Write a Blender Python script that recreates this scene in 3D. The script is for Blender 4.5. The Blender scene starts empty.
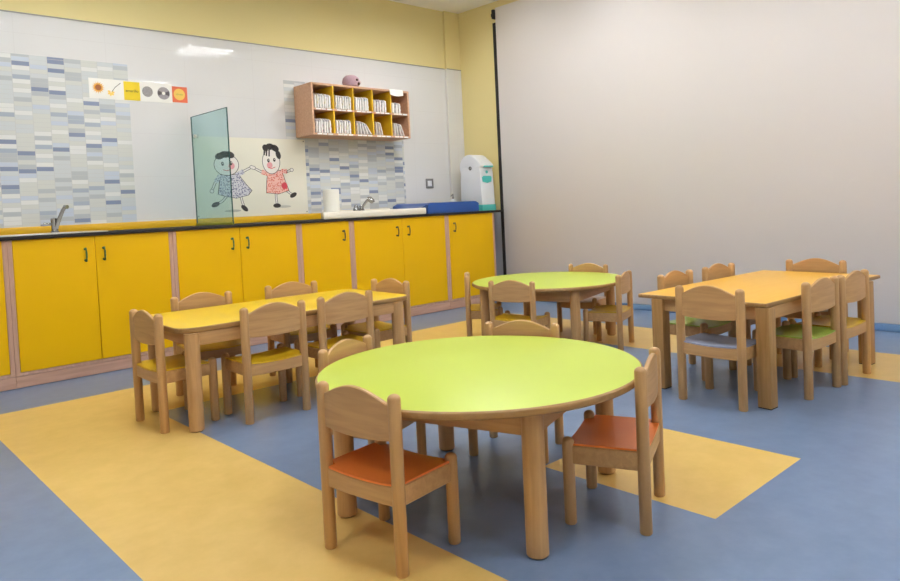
import bpy, bmesh, math, random
from mathutils import Vector, Matrix
random.seed(7)
C = bpy.context.scene.collection
PI = math.pi
R_ = math.radians

# ------------------------------------------------------------------ materials
def s2l(c):
    return c / 12.92 if c <= 0.04045 else ((c + 0.055) / 1.055) ** 2.4
def rgb(r, g, b):
    return (s2l(r / 255), s2l(g / 255), s2l(b / 255), 1)

def new_mat(name):
    m = bpy.data.materials.new(name); m.use_nodes = True
    nt = m.node_tree
    return m, nt, nt.nodes['Principled BSDF']

def L(nt, a, b):
    nt.links.new(a, b)

def plain(name, col, rough=0.5, metal=0.0, var=0.04, scale=8, spec=0.5, coat=0.0):
    """a colour with a little uneven wear"""
    m, nt, p = new_mat(name)
    tc = nt.nodes.new('ShaderNodeTexCoord')
    n = nt.nodes.new('ShaderNodeTexNoise'); n.inputs['Scale'].default_value = scale; n.inputs['Detail'].default_value = 4
    L(nt, tc.outputs['Object'], n.inputs['Vector'])
    mx = nt.nodes.new('ShaderNodeMix'); mx.data_type = 'RGBA'
    mx.inputs['A'].default_value = tuple(min(1, c * (1 - var)) for c in col[:3]) + (1,)
    mx.inputs['B'].default_value = tuple(min(1, c * (1 + var)) for c in col[:3]) + (1,)
    L(nt, n.outputs['Fac'], mx.inputs['Factor'])
    L(nt, mx.outputs['Result'], p.inputs['Base Color'])
    p.inputs['Roughness'].default_value = rough
    p.inputs['Metallic'].default_value = metal
    p.inputs['Specular IOR Level'].default_value = spec
    p.inputs['Coat Weight'].default_value = coat
    p.inputs['Coat Roughness'].default_value = 0.15
    return m

def wood(name, axis, dark, light, rough=0.42):
    m, nt, p = new_mat(name)
    tc = nt.nodes.new('ShaderNodeTexCoord')
    mp = nt.nodes.new('ShaderNodeMapping')
    s = [55, 55, 55]; s['XYZ'.index(axis)] = 4
    mp.inputs['Scale'].default_value = s
    info = nt.nodes.new('ShaderNodeObjectInfo')
    add = nt.nodes.new('ShaderNodeVectorMath'); add.operation = 'ADD'
    L(nt, tc.outputs['Object'], mp.inputs['Vector'])
    L(nt, mp.outputs['Vector'], add.inputs[0])
    cmb = nt.nodes.new('ShaderNodeCombineXYZ')
    mul = nt.nodes.new('ShaderNodeMath'); mul.operation = 'MULTIPLY'; mul.inputs[1].default_value = 40
    L(nt, info.outputs['Random'], mul.inputs[0])
    for i in range(3):
        L(nt, mul.outputs[0], cmb.inputs[i])
    L(nt, cmb.outputs[0], add.inputs[1])
    n = nt.nodes.new('ShaderNodeTexNoise'); n.inputs['Scale'].default_value = 1.0; n.inputs['Detail'].default_value = 6
    n.inputs['Distortion'].default_value = 0.6
    L(nt, add.outputs[0], n.inputs['Vector'])
    cr = nt.nodes.new('ShaderNodeValToRGB')
    cr.color_ramp.elements[0].position = 0.3; cr.color_ramp.elements[0].color = dark
    cr.color_ramp.elements[1].position = 0.68; cr.color_ramp.elements[1].color = light
    L(nt, n.outputs['Fac'], cr.inputs['Fac'])
    L(nt, cr.outputs['Color'], p.inputs['Base Color'])
    p.inputs['Roughness'].default_value = rough
    return m

BEECH_D, BEECH_L = rgb(186, 143, 92), rgb(204, 161, 108)
WZ = wood('beech_upright', 'Z', BEECH_D, BEECH_L)
WX = wood('beech_long_x', 'X', BEECH_D, BEECH_L)
WY = wood('beech_long_y', 'Y', BEECH_D, BEECH_L)
OAKZ = wood('darker_oak_upright', 'Z', rgb(158, 118, 66), rgb(184, 142, 88), 0.4)
EDGE = wood('table_edge_wood', 'X', rgb(150, 112, 62), rgb(172, 132, 80), 0.4)
CARC = wood('pinkish_carcass_wood', 'Z', rgb(182, 143, 122), rgb(200, 160, 138), 0.5)
CARCX = wood('pinkish_plinth_wood', 'X', rgb(182, 143, 122), rgb(200, 160, 138), 0.5)
SHELFW = wood('cubby_wood', 'X', rgb(196, 150, 118), rgb(212, 168, 134), 0.5)
YDOOR = plain('yellow_door_laminate', rgb(228, 178, 2), 0.4, var=0.02, spec=0.25)
YIN = plain('yellow_divider_laminate', rgb(222, 178, 30), 0.45, var=0.03)
YSEAT = plain('yellow_seat_laminate', rgb(214, 172, 28), 0.32, var=0.03)
OSEAT = plain('orange_seat_laminate', rgb(240, 130, 54), 0.34, var=0.04)
BSEAT = plain('grey_blue_seat_laminate', rgb(150, 158, 180), 0.35, var=0.03)
GSEAT = plain('green_seat_laminate', rgb(166, 190, 72), 0.32, var=0.03)
PSEAT = plain('pale_cream_seat_laminate', rgb(214, 208, 178), 0.32, var=0.03)
PKSEAT = plain('pale_pink_seat_laminate', rgb(214, 186, 166), 0.32, var=0.03)
LIME = plain('lime_table_laminate', rgb(196, 213, 80), 0.36, var=0.012, spec=0.35)
YTOP = plain('yellow_table_laminate', rgb(236, 196, 24), 0.33, var=0.02)
OTOP = wood('orange_yellow_table_laminate', 'X', rgb(234, 174, 50), rgb(238, 182, 62), 0.34)
BLACK = plain('black_laminate_edge', rgb(40, 36, 34), 0.55, spec=0.25)
BLACKR = plain('black_rubber', rgb(36, 33, 32), 0.7)
PAD = plain('dark_foot_glide', rgb(62, 52, 42), 0.7)
UPST = plain('amber_upstand_laminate', rgb(228, 176, 24), 0.35, var=0.02)
CHROME = plain('chrome', rgb(168, 168, 168), 0.12, 1.0)
STEEL = plain('brushed_steel', rgb(205, 200, 190), 0.35, 0.7)
WHITEC = plain('white_ceramic', rgb(236, 230, 214), 0.25)
WHITEP = plain('white_plastic', rgb(228, 230, 232), 0.35)
TEAL = plain('teal_plastic', rgb(82, 188, 178), 0.4)
BLUEM = plain('blue_vinyl_mat', rgb(38, 78, 146), 0.32, var=0.08)
PAPER = plain('white_paper', rgb(240, 238, 230), 0.8, var=0.015)
PAPERW = plain('cream_poster_paper', rgb(232, 228, 210), 0.55, var=0.012)
GREENH = plain('dark_green_handle', rgb(38, 92, 62), 0.35)
DARKH = plain('dark_bronze_handle', rgb(72, 66, 40), 0.35)
GREYP = plain('grey_plastic', rgb(128, 126, 124), 0.5)
INK = plain('black_ink', rgb(52, 46, 44), 0.7)
def print_mat(name, tint, bg, sc_):
    m, nt, p = new_mat(name)
    tc = nt.nodes.new('ShaderNodeTexCoord')
    v = nt.nodes.new('ShaderNodeTexVoronoi'); v.inputs['Scale'].default_value = sc_
    L(nt, tc.outputs['Object'], v.inputs['Vector'])
    cr = nt.nodes.new('ShaderNodeValToRGB')
    cr.color_ramp.elements[0].position = 0.3; cr.color_ramp.elements[0].color = tint
    cr.color_ramp.elements[1].position = 0.5; cr.color_ramp.elements[1].color = bg
    L(nt, v.outputs['Distance'], cr.inputs['Fac']); L(nt, cr.outputs['Color'], p.inputs['Base Color'])
    p.inputs['Roughness'].default_value = 0.7
    return m
REDC = print_mat('red_dotted_print', rgb(206, 84, 70), rgb(236, 186, 172), 75)
GREYD = print_mat('grey_blue_checked_print', rgb(98, 98, 130), rgb(214, 212, 216), 75)
SKIN = plain('white_print', rgb(236, 230, 222), 0.7)
PINK = plain('pink_print', rgb(226, 160, 164), 0.7)
CRIM = plain('crimson_print', rgb(206, 66, 78), 0.7)
SHADP = plain('grey_print', rgb(186, 184, 172), 0.7)
PINKT = plain('pink_plush', rgb(178, 148, 156), 0.95, var=0.16, scale=60)
BROWN = plain('dark_brown_plush', rgb(74, 52, 44), 0.9)
YCARD = plain('yellow_card', rgb(234, 204, 30), 0.6)
ORCARD = plain('red_orange_card', rgb(222, 106, 70), 0.6)
YDISC = plain('soft_yellow_print', rgb(236, 196, 92), 0.6)
PETAL = plain('amber_petal_print', rgb(226, 168, 62), 0.6)
SEED = plain('brown_seed_print', rgb(150, 84, 36), 0.6)
STEMP = plain('grey_stem_print', rgb(120, 118, 104), 0.6)
BALLP = plain('grey_ball_print', rgb(150, 146, 144), 0.6, var=0.35, scale=90)
DISCP = plain('silver_disc_print', rgb(158, 152, 154), 0.5, var=0.2, scale=40)
DGREY = plain('dark_grey_print', rgb(84, 78, 80), 0.6)
YWALL = plain('yellow_wall_paint', rgb(228, 212, 152), 0.85, var=0.015, scale=3)
GREYW = plain('grey_blue_lower_wall', rgb(202, 207, 214), 0.6, var=0.02, scale=3)
CEILM = plain('ceiling_paint', rgb(244, 243, 240), 0.9, var=0.01, scale=3)
PARTI = plain('white_partition_vinyl', rgb(223, 217, 214), 0.6, var=0.012, scale=1.2)
BASEB = plain('blue_baseboard_vinyl', rgb(112, 146, 184), 0.45, var=0.03)
TRIMG = plain('grey_metal_trim', rgb(150, 148, 140), 0.4)
TRIMW = plain('white_corner_trim', rgb(222, 220, 214), 0.4)
PLAINW = plain('off_white_wall_paint', rgb(226, 222, 210), 0.85, var=0.01, scale=3)

def nappy_mat(name, tint, seed):
    m, nt, p = new_mat(name)
    tc = nt.nodes.new('ShaderNodeTexCoord')
    v = nt.nodes.new('ShaderNodeTexVoronoi'); v.inputs['Scale'].default_value = 26
    mp = nt.nodes.new('ShaderNodeMapping'); mp.inputs['Location'].default_value = (seed, seed * 2, 0)
    L(nt, tc.outputs['Object'], mp.inputs['Vector']); L(nt, mp.outputs['Vector'], v.inputs['Vector'])
    cr = nt.nodes.new('ShaderNodeValToRGB'); cr.color_ramp.interpolation = 'LINEAR'
    cr.color_ramp.elements[0].position = 0.1; cr.color_ramp.elements[0].color = tint
    cr.color_ramp.elements[1].position = 0.42; cr.color_ramp.elements[1].color = rgb(232, 229, 224)
    L(nt, v.outputs['Distance'], cr.inputs['Fac']); L(nt, cr.outputs['Color'], p.inputs['Base Color'])
    p.inputs['Roughness'].default_value = 0.75
    return m
NAP = [nappy_mat('nappy_green_print', rgb(176, 206, 196), 1), nappy_mat('nappy_blue_print', rgb(160, 190, 204), 2),
       nappy_mat('nappy_grey_print', rgb(176, 174, 184), 3), nappy_mat('nappy_pink_print', rgb(226, 190, 190), 4),
       nappy_mat('nappy_yellow_print', rgb(222, 212, 160), 5), nappy_mat('nappy_brown_print', rgb(140, 120, 92), 6)]

def math_node(nt, op, a, b=None):
    n = nt.nodes.new('ShaderNodeMath'); n.operation = op
    for i, v in enumerate((a, b)):
        if v is None: continue
        if isinstance(v, (int, float)): n.inputs[i].default_value = v
        else: L(nt, v, n.inputs[i])
    return n.outputs[0]

def tile_mat():
    m, nt, p = new_mat('white_glossy_wall_tile')
    tc = nt.nodes.new('ShaderNodeTexCoord'); sp = nt.nodes.new('ShaderNodeSeparateXYZ')
    L(nt, tc.outputs['Object'], sp.inputs[0])
    u = math_node(nt, 'DIVIDE', sp.outputs['X'], 0.60); v = math_node(nt, 'DIVIDE', math_node(nt, 'SUBTRACT', sp.outputs['Z'], 0.335), 0.335)
    fu = math_node(nt, 'FRACT', u); fv = math_node(nt, 'FRACT', v)
    ju = math_node(nt, 'LESS_THAN', fu, 0.006); jv = math_node(nt, 'LESS_THAN', fv, 0.011)
    j = math_node(nt, 'MAXIMUM', ju, jv)
    mx = nt.nodes.new('ShaderNodeMix'); mx.data_type = 'RGBA'
    mx.inputs['A'].default_value = rgb(220, 219, 217); mx.inputs['B'].default_value = rgb(215, 213, 211)
    L(nt, j, mx.inputs['Factor']); L(nt, mx.outputs['Result'], p.inputs['Base Color'])
    p.inputs['Roughness'].default_value = 0.03
    p.inputs['Specular IOR Level'].default_value = 0.14
    # every tile sits a hair out of plane, and the glaze ripples a little
    n = nt.nodes.new('ShaderNodeTexNoise'); n.inputs['Scale'].default_value = 5; n.inputs['Detail'].default_value = 1
    L(nt, tc.outputs['Object'], n.inputs['Vector'])
    b = nt.nodes.new('ShaderNodeBump'); b.inputs['Strength'].default_value = 0.02; b.inputs['Distance'].default_value = 0.02
    L(nt, n.outputs['Fac'], b.inputs['Height']); L(nt, b.outputs['Normal'], p.inputs['Normal'])
    return m
TILE = tile_mat()

def mosaic_mat():
    m, nt, p = new_mat('blue_grey_strip_mosaic')
    tc = nt.nodes.new('ShaderNodeTexCoord'); sp = nt.nodes.new('ShaderNodeSeparateXYZ')
    L(nt, tc.outputs['Object'], sp.inputs[0])
    u = math_node(nt, 'DIVIDE', math_node(nt, 'ADD', sp.outputs['X'], 0.051), 0.1115)
    cu = math_node(nt, 'FLOOR', u); fu = math_node(nt, 'FRACT', u)
    off = math_node(nt, 'MULTIPLY', math_node(nt, 'MODULO', cu, 2.0), 0.5)
    v = math_node(nt, 'ADD', math_node(nt, 'DIVIDE', sp.outputs['Z'], 0.0314), off)
    cv = math_node(nt, 'FLOOR', v); fv = math_node(nt, 'FRACT', v)
    cmb = nt.nodes.new('ShaderNodeCombineXYZ'); L(nt, cu, cmb.inputs[0]); L(nt, cv, cmb.inputs[1])
    wn = nt.nodes.new('ShaderNodeTexWhiteNoise'); wn.noise_dimensions = '2D'; L(nt, cmb.outputs[0], wn.inputs['Vector'])
    cr = nt.nodes.new('ShaderNodeValToRGB'); cr.color_ramp.interpolation = 'CONSTANT'
    e = cr.color_ramp.elements
    cols = [(0.0, rgb(207, 209, 202)), (0.28, rgb(202, 207, 207)), (0.50, rgb(222, 223, 219)), (0.64, rgb(194, 203, 214)),
            (0.75, rgb(182, 187, 189)), (0.85, rgb(166, 175, 188)), (0.915, rgb(132, 142, 166))]
    e[0].position = 0; e[0].color = cols[0][1]; e[1].position = cols[1][0]; e[1].color = cols[1][1]
    for ps, c in cols[2:]:
        q = e.new(ps); q.color = c
    L(nt, wn.outputs['Value'], cr.inputs['Fac'])
    j = math_node(nt, 'MAXIMUM', math_node(nt, 'LESS_THAN', fu, 0.03), math_node(nt, 'LESS_THAN', fv, 0.07))
    mx = nt.nodes.new('ShaderNodeMix'); mx.data_type = 'RGBA'
    L(nt, j, mx.inputs['Factor']); L(nt, cr.outputs['Color'], mx.inputs['A']); mx.inputs['B'].default_value = rgb(196, 197, 194)
    L(nt, mx.outputs['Result'], p.inputs['Base Color'])
    p.inputs['Roughness'].default_value = 0.22
    return m
MOSA = mosaic_mat()

def vinyl(name, a, b, rough):
    m, nt, p = new_mat(name)
    tc = nt.nodes.new('ShaderNodeTexCoord')
    n = nt.nodes.new('ShaderNodeTexNoise'); n.inputs['Scale'].default_value = 9; n.inputs['Detail'].default_value = 8; n.inputs['Roughness'].default_value = 0.65
    L(nt, tc.outputs['Object'], n.inputs['Vector'])
    cr = nt.nodes.new('ShaderNodeValToRGB')
    cr.color_ramp.elements[0].position = 0.35; cr.color_ramp.elements[0].color = a
    cr.color_ramp.elements[1].position = 0.65; cr.color_ramp.elements[1].color = b
    L(nt, n.outputs['Fac'], cr.inputs['Fac']); L(nt, cr.outputs['Color'], p.inputs['Base Color'])
    p.inputs['Roughness'].default_value = rough
    p.inputs['Specular IOR Level'].default_value = 0.4
    return m
FBLUE = vinyl('blue_floor_vinyl', rgb(112, 133, 163), rgb(121, 141, 171), 0.28)
FYEL = vinyl('yellow_floor_vinyl', rgb(222, 186, 106), rgb(230, 194, 116), 0.34)

def glass_mat():
    m, nt, p = new_mat('teal_tinted_glass')
    out = nt.nodes['Material Output']
    p.inputs['Base Color'].default_value = rgb(176, 212, 212)
    p.inputs['Roughness'].default_value = 0.04
    tr = nt.nodes.new('ShaderNodeBsdfTransparent'); tr.inputs['Color'].default_value = rgb(231, 244, 245)
    mx = nt.nodes.new('ShaderNodeMixShader'); mx.inputs[0].default_value = 0.10
    L(nt, tr.outputs[0], mx.inputs[1]); L(nt, p.outputs[0], mx.inputs[2]); L(nt, mx.outputs[0], out.inputs['Surface'])
    return m
GLASS = glass_mat()
GEDGE = plain('dark_green_glass_edge', rgb(40, 74, 70), 0.2)

def emit(name, col, s):
    m, nt, p = new_mat(name)
    p.inputs['Base Color'].default_value = col
    p.inputs['Emission Color'].default_value = col; p.inputs['Emission Strength'].default_value = s
    return m
TUBE = emit('lit_fluorescent_tube', (0.955, 0.97, 1.0, 1), 88.0)

# ------------------------------------------------------------------ mesh helpers
def box(bm, x0, x1, y0, y1, z0, z1, bev=0.0, seg=2, M=None, mi=0):
    b = bmesh.new()
    r = bmesh.ops.create_cube(b, size=1.0)
    for v in b.verts:
        v.co = Vector(((x0 + x1) / 2 + v.co.x * (x1 - x0), (y0 + y1) / 2 + v.co.y * (y1 - y0), (z0 + z1) / 2 + v.co.z * (z1 - z0)))
    if bev:
        bmesh.ops.bevel(b, geom=list(b.edges), offset=bev, segments=seg, profile=0.5, affect='EDGES')
    merge(bm, b, M, mi)

def merge(bm, b, M=None, mi=0):
    if M is not None:
        bmesh.ops.transform(b, matrix=M, verts=b.verts)
    mp = {}
    for v in b.verts:
        mp[v] = bm.verts.new(v.co)
    for f in b.faces:
        try:
            nf = bm.faces.new([mp[v] for v in f.verts]); nf.material_index = mi if mi else f.material_index
        except ValueError:
            pass
    b.free()

def lathe(bm, prof, c=(0, 0, 0), seg=24, M=None, mi=0):
    b = bmesh.new(); rings = []
    for r, z in prof:
        if r < 1e-6:
            rings.append([b.verts.new((c[0], c[1], c[2] + z))])
        else:
            rings.append([b.verts.new((c[0] + r * math.cos(2 * PI * k / seg), c[1] + r * math.sin(2 * PI * k / seg), c[2] + z)) for k in range(seg)])
    for A, B in zip(rings, rings[1:]):
        for k in range(seg):
            k2 = (k + 1) % seg
            if len(A) == 1 and len(B) == 1: continue
            if len(A) == 1: b.faces.new((A[0], B[k2], B[k]))
            elif len(B) == 1: b.faces.new((A[k], A[k2], B[0]))
            else: b.faces.new((A[k], A[k2], B[k2], B[k]))
    bmesh.ops.recalc_face_normals(b, faces=b.faces)
    merge(bm, b, M, mi)

def post(bm, x, y, z0, z1, r, seg=20):
    """round post with a domed top and eased foot"""
    pr = [(0, z0), (r * .85, z0), (r, z0 + .004), (r, z1 - r * 0.8)]
    for k in range(1, 7):
        a = k / 6 * PI / 2
        pr.append((r * math.cos(a) if k < 6 else 0, z1 - r * 0.8 + r * 0.8 * math.sin(a)))
    lathe(bm, pr, (x, y, 0), seg)

def tube(bm, pts, r, seg=10, mi=0):
    b = bmesh.new(); rings = []
    pts = [Vector(p) for p in pts]
    up = Vector((0, 0, 1))
    for i, p in enumerate(pts):
        t = (pts[min(i + 1, len(pts) - 1)] - pts[max(i - 1, 0)]).normalized()
        ref = up if abs(t.dot(up)) < .95 else Vector((1, 0, 0))
        a = t.cross(ref).normalized(); c = t.cross(a).normalized()
        rr = r[i] if isinstance(r, (list, tuple)) else r
        rings.append([b.verts.new(p + a * rr * math.cos(2 * PI * k / seg) + c * rr * math.sin(2 * PI * k / seg)) for k in range(seg)])
    for A, B in zip(rings, rings[1:]):
        for k in range(seg):
            b.faces.new((A[k], A[(k + 1) % seg], B[(k + 1) % seg], B[k]))
    b.faces.new(rings[0]); b.faces.new(rings[-1])
    bmesh.ops.recalc_face_normals(b, faces=b.faces)
    merge(bm, b, None, mi)

def slab(bm, us, lo, hi, off, th, axis='y', mi=0):
    """closed board along u: lo(u)..hi(u) in z, its mid surface at off(u), thickness th; u runs along x (axis y) or along y (axis x)"""
    b = bmesh.new(); cols = []
    def P(u, o, z):
        return (u, o, z) if axis == 'y' else (o, u, z)
    e = min(.003, th * .3)
    for u in us:
        o = off(u); z0 = lo(u); z1 = hi(u)
        ring = [(o - th / 2, z0 + e), (o - th / 2, z1 - e), (o - th / 2 + e, z1), (o + th / 2 - e, z1),
                (o + th / 2, z1 - e), (o + th / 2, z0 + e), (o + th / 2 - e, z0), (o - th / 2 + e, z0)]
        cols.append([b.verts.new(P(u, q[0], q[1])) for q in ring])
    n = len(cols[0])
    for A, B in zip(cols, cols[1:]):
        for k in range(n):
            b.faces.new((A[k], A[(k + 1) % n], B[(k + 1) % n], B[k]))
    b.faces.new(cols[0]); b.faces.new(cols[-1])
    bmesh.ops.recalc_face_normals(b, faces=b.faces)
    merge(bm, b, None, mi)

def prism(bm, pts, z0, z1, bev=0.0, M=None, mi=0, seg=2):
    """outline in xy extruded in z"""
    b = bmesh.new()
    lo = [b.verts.new((x, y, z0)) for x, y in pts]; hi = [b.verts.new((x, y, z1)) for x, y in pts]
    b.faces.new(lo[::-1]); b.faces.new(hi); n = len(pts)
    for k in range(n):
        b.faces.new((lo[k], lo[(k + 1) % n], hi[(k + 1) % n], hi[k]))
    bmesh.ops.recalc_face_normals(b, faces=b.faces)
    if bev:
        ed = [e for e in b.edges if abs(e.verts[0].co.z - e.verts[1].co.z) < 1e-6]
        bmesh.ops.bevel(b, geom=ed, offset=bev, segments=seg, profile=0.5, affect='EDGES')
    merge(bm, b, M, mi)

def finish(name, bm, mats, angle=38):
    me = bpy.data.meshes.new(name)
    bm.normal_update(); bm.to_mesh(me); bm.free()
    for m in (mats if isinstance(mats, (list, tuple)) else [mats]):
        me.materials.append(m)
    me.shade_smooth(); me.set_sharp_from_angle(angle=R_(angle))
    return me

def obj(name, bm, mats, parent=None, loc=None, rotz=None, angle=38):
    me = bm if isinstance(bm, bpy.types.Mesh) else finish(name, bm, mats, angle)
    o = bpy.data.objects.new(name, me); C.objects.link(o)
    if parent is not None: o.parent = parent
    if loc is not None: o.location = loc
    if rotz is not None: o.rotation_euler = (0, 0, rotz)
    return o

def tag(o, label=None, cat=None, group=None, kind=None):
    if label: o['label'] = label
    if cat: o['category'] = cat
    if group: o['group'] = group
    if kind: o['kind'] = kind
    return o

def thing(name, label, cat, loc=(0, 0, 0), rotz=0.0, group=None):
    o = bpy.data.objects.new(name, None); o.empty_display_size = .05; C.objects.link(o)
    o.location = loc; o.rotation_euler = (0, 0, rotz)
    return tag(o, label, cat, group)

def struct(name, bm, mats, label=None):
    return tag(obj(name, bm, mats), label, None, None, 'structure')

def dup(root, label, loc, rotz):
    r = root.copy(); C.objects.link(r); r.location = loc; r.rotation_euler = (0, 0, rotz); r['label'] = label
    for ch in root.children:
        c = ch.copy(); C.objects.link(c); c.parent = r
        for g in ch.children:
            d = g.copy(); C.objects.link(d); d.parent = c
    return r

def lin(a, b, n):
    return [a + (b - a) * i / (n - 1) for i in range(n)]

# ------------------------------------------------------------------ the room
YW, XW, ZC = 5.65, 5.5, 3.11
XL, YF = -2.2, -3.2

def rect_face(bm, pts, mi):
    f = bm.faces.new([bm.verts.new(p) for p in pts]); f.material_index = mi

# floor: blue vinyl with the inlaid yellow sheets (one surface, cut along the seams)
fx = [XL, .656, 1.335, 2.025, 2.697, 4.065, 4.74, XW]
fy = [YF, 1.04, 1.72, 3.73, 4.41, YW]
bm = bmesh.new()
for i in range(len(fx) - 1):
    for j in range(len(fy) - 1):
        y_ = 0
        if i == 1 and j <= 3: y_ = 1
        if j == 3 and 1 <= i <= 5: y_ = 1
        if i == 5 and j <= 3: y_ = 1
        if i == 3 and j == 1: y_ = 1
        rect_face(bm, [(fx[i], fy[j], 0), (fx[i + 1], fy[j], 0), (fx[i + 1], fy[j + 1], 0), (fx[i], fy[j + 1], 0)], y_)
bmesh.ops.remove_doubles(bm, verts=bm.verts, dist=1e-5)
struct('floor', bm, [FBLUE, FYEL])

# wall behind the cabinets
wx = [XL, 1.953, 3.295, 4.655, XW]; wz = [0, .93, 2.2, 2.487, ZC]
bm = bmesh.new()
for i in range(4):
    for j in range(4):
        mi = 0
        if j == 3: mi = 2
        elif j == 1 and i in (0, 2): mi = 1
        rect_face(bm, [(wx[i], YW, wz[j]), (wx[i + 1], YW, wz[j]), (wx[i + 1], YW, wz[j + 1]), (wx[i], YW, wz[j + 1])], mi)
bmesh.ops.remove_doubles(bm, verts=bm.verts, dist=1e-5)
struct('wall_back', bm, [TILE, MOSA, YWALL])
bm = bmesh.new()
rect_face(bm, [(XW, YW, 0), (XW, YF, 0), (XW, YF, .93), (XW, YW, .93)], 1)
rect_face(bm, [(XW, YW, .93), (XW, YF, .93), (XW, YF, ZC), (XW, YW, ZC)], 0)
struct('wall_right', bm, [YWALL, GREYW])
bm = bmesh.new(); rect_face(bm, [(XL, YF, 0), (XL, YW, 0), (XL, YW, ZC), (XL, YF, ZC)], 0)
struct('wall_left', bm, PLAINW)
bm = bmesh.new(); rect_face(bm, [(XL, YF, 0), (XL, YF, ZC), (XW, YF, ZC), (XW, YF, 0)], 0)
struct('wall_front', bm, PLAINW)
bm = bmesh.new(); rect_face(bm, [(XL, YF, ZC), (XL, YW, ZC), (XW, YW, ZC), (XW, YF, ZC)], 0)
struct('ceiling', bm, CEILM)
# shallow boxed column in the corner, tiled below and painted above
bm = bmesh.new()
box(bm, 5.285, XW - .001, YW - .03, YW - .0005, .9385, 2.487, mi=0)
box(bm, 5.285, XW - .001, YW - .03, YW - .0005, 2.487, ZC - .0005, mi=1)
struct('wall_pilaster', bm, [TILE, YWALL])
bm = bmesh.new(); box(bm, 5.277, 5.289, YW - .034, YW - .0005, .96, 2.487, .002)
struct('trim_1', bm, TRIMW)
bm = bmesh.new(); box(bm, XL + .01, 5.277, YW - .006, YW - .0005, 2.484, 2.492)
box(bm, 5.289, XW - .002, YW - .036, YW - .0305, 2.484, 2.492)
struct('trim_2', bm, TRIMG)
# the big white partition on the right wall, with its black seal
bm = bmesh.new(); box(bm, XW - .03, XW - .0005, YF + .001, 5.045, .052, 3.035, .004)
struct('wall_partition', bm, PARTI)
bm = bmesh.new(); box(bm, XW - .034, XW - .0005, 5.047, 5.085, .002, 2.885, .004)
struct('trim_3', bm, BLACKR)
bm = bmesh.new(); box(bm, XW - .05, XW - .0005, 5.05, 5.08, 2.925, 3.02, .006)
box(bm, XW - .062, XW - .045, 5.054, 5.076, 2.94, 2.975, .004)
struct('trim_4', bm, BLACKR)
bm = bmesh.new(); box(bm, XW - .042, XW - .0005, YF + .001, 5.04, .0005, .05, .004)
struct('baseboard_right', bm, BASEB)

# ------------------------------------------------------------------ ceiling lights
def ceiling_light(x, y, label):
    t = thing('ceiling_light', label, 'ceiling light', (x, y, ZC), 0, 'louvred ceiling lights')
    w = .31
    bm = bmesh.new()
    for (a, b, c, d) in ((-w, w, -w, -w + .02), (-w, w, w - .02, w), (-w, -w + .02, -w + .02, w - .02), (w - .02, w, -w + .02, w - .02)):
        box(bm, a, b, c, d, -.03, -.0005, .003)
    box(bm, -w + .02, w - .02, -w + .02, w - .02, -.006, -.001)
    obj('housing', bm, WHITEP, t)
    for k in range(4):
        bm = bmesh.new(); yy = -.21 + k * .14
        lathe(bm, [(0, -.28), (.013, -.28), (.013, .28), (0, .28)], (0, 0, 0), 12, Matrix.Translation((0, yy, -.033)) @ Matrix.Rotation(PI / 2, 4, 'Y'))
        obj('tube', bm, TUBE, t)
    for k in range(5):
        bm = bmesh.new(); yy = -.28 + k * .14
        box(bm, -w + .0205, w - .0205, yy - .002, yy + .002, -.053, -.01)
        obj('louvre_blade', bm, WHITEP, t)
    return t
ceiling_light(3.9, 2.75, 'square louvred ceiling light mirrored brightest in the white tiles near the wall top')
ceiling_light(4.05, .4, 'square louvred ceiling light mirrored as faint streaks above the picture cards')
ceiling_light(1.45, .4, 'square louvred ceiling light above the front of the round lime table')
ceiling_light(1.45, 2.75, 'square louvred ceiling light above the yellow strip of floor')
ceiling_light(4.2, 4.1, 'added square louvred ceiling light brightening the corner end of the worktop')  # unseen extra lamp, added to brighten the far corner and upper wall
ceiling_light(1.45, 4.15, 'added square louvred ceiling light brightening the wall above the small sink')  # second unseen lamp, put in to lift the yellow wall on this side
ceiling_light(-.9, 1.6, 'square louvred ceiling light off to the side by the plain wall')
ceiling_light(1.45, -1.9, 'square louvred ceiling light behind the viewer at the room entrance')
ceiling_light(4.05, -1.9, 'added square louvred ceiling light behind the viewer, brightening the walls')  # out of view, added for more light on the upright surfaces

# ------------------------------------------------------------------ cabinets along the wall
YC = 5.0            # front plane
YB = YW - .01
ZB, ZT = .097, .9145
def handle(door, x, z, mat):
    bm = bmesh.new()
    for dz in (-.037, .037):
        lathe(bm, [(0, 0), (.0085, 0), (.0085, .004), (.005, .008), (.005, .022), (0, .022)], (0, 0, 0), 12, Matrix.Translation((x, YC - .001, z + dz)) @ Matrix.Rotation(PI / 2, 4, 'X'))
    tube(bm, [(x, YC - .018, z - .044), (x, YC - .024, z - .036), (x, YC - .03, z - .018), (x, YC - .031, z), (x, YC - .03, z + .018), (x, YC - .024, z + .036), (x, YC - .018, z + .044)], [.006, .0062, .0055, .005, .0055, .0062, .006], 10)
    obj('handle', bm, mat, door)

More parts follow.
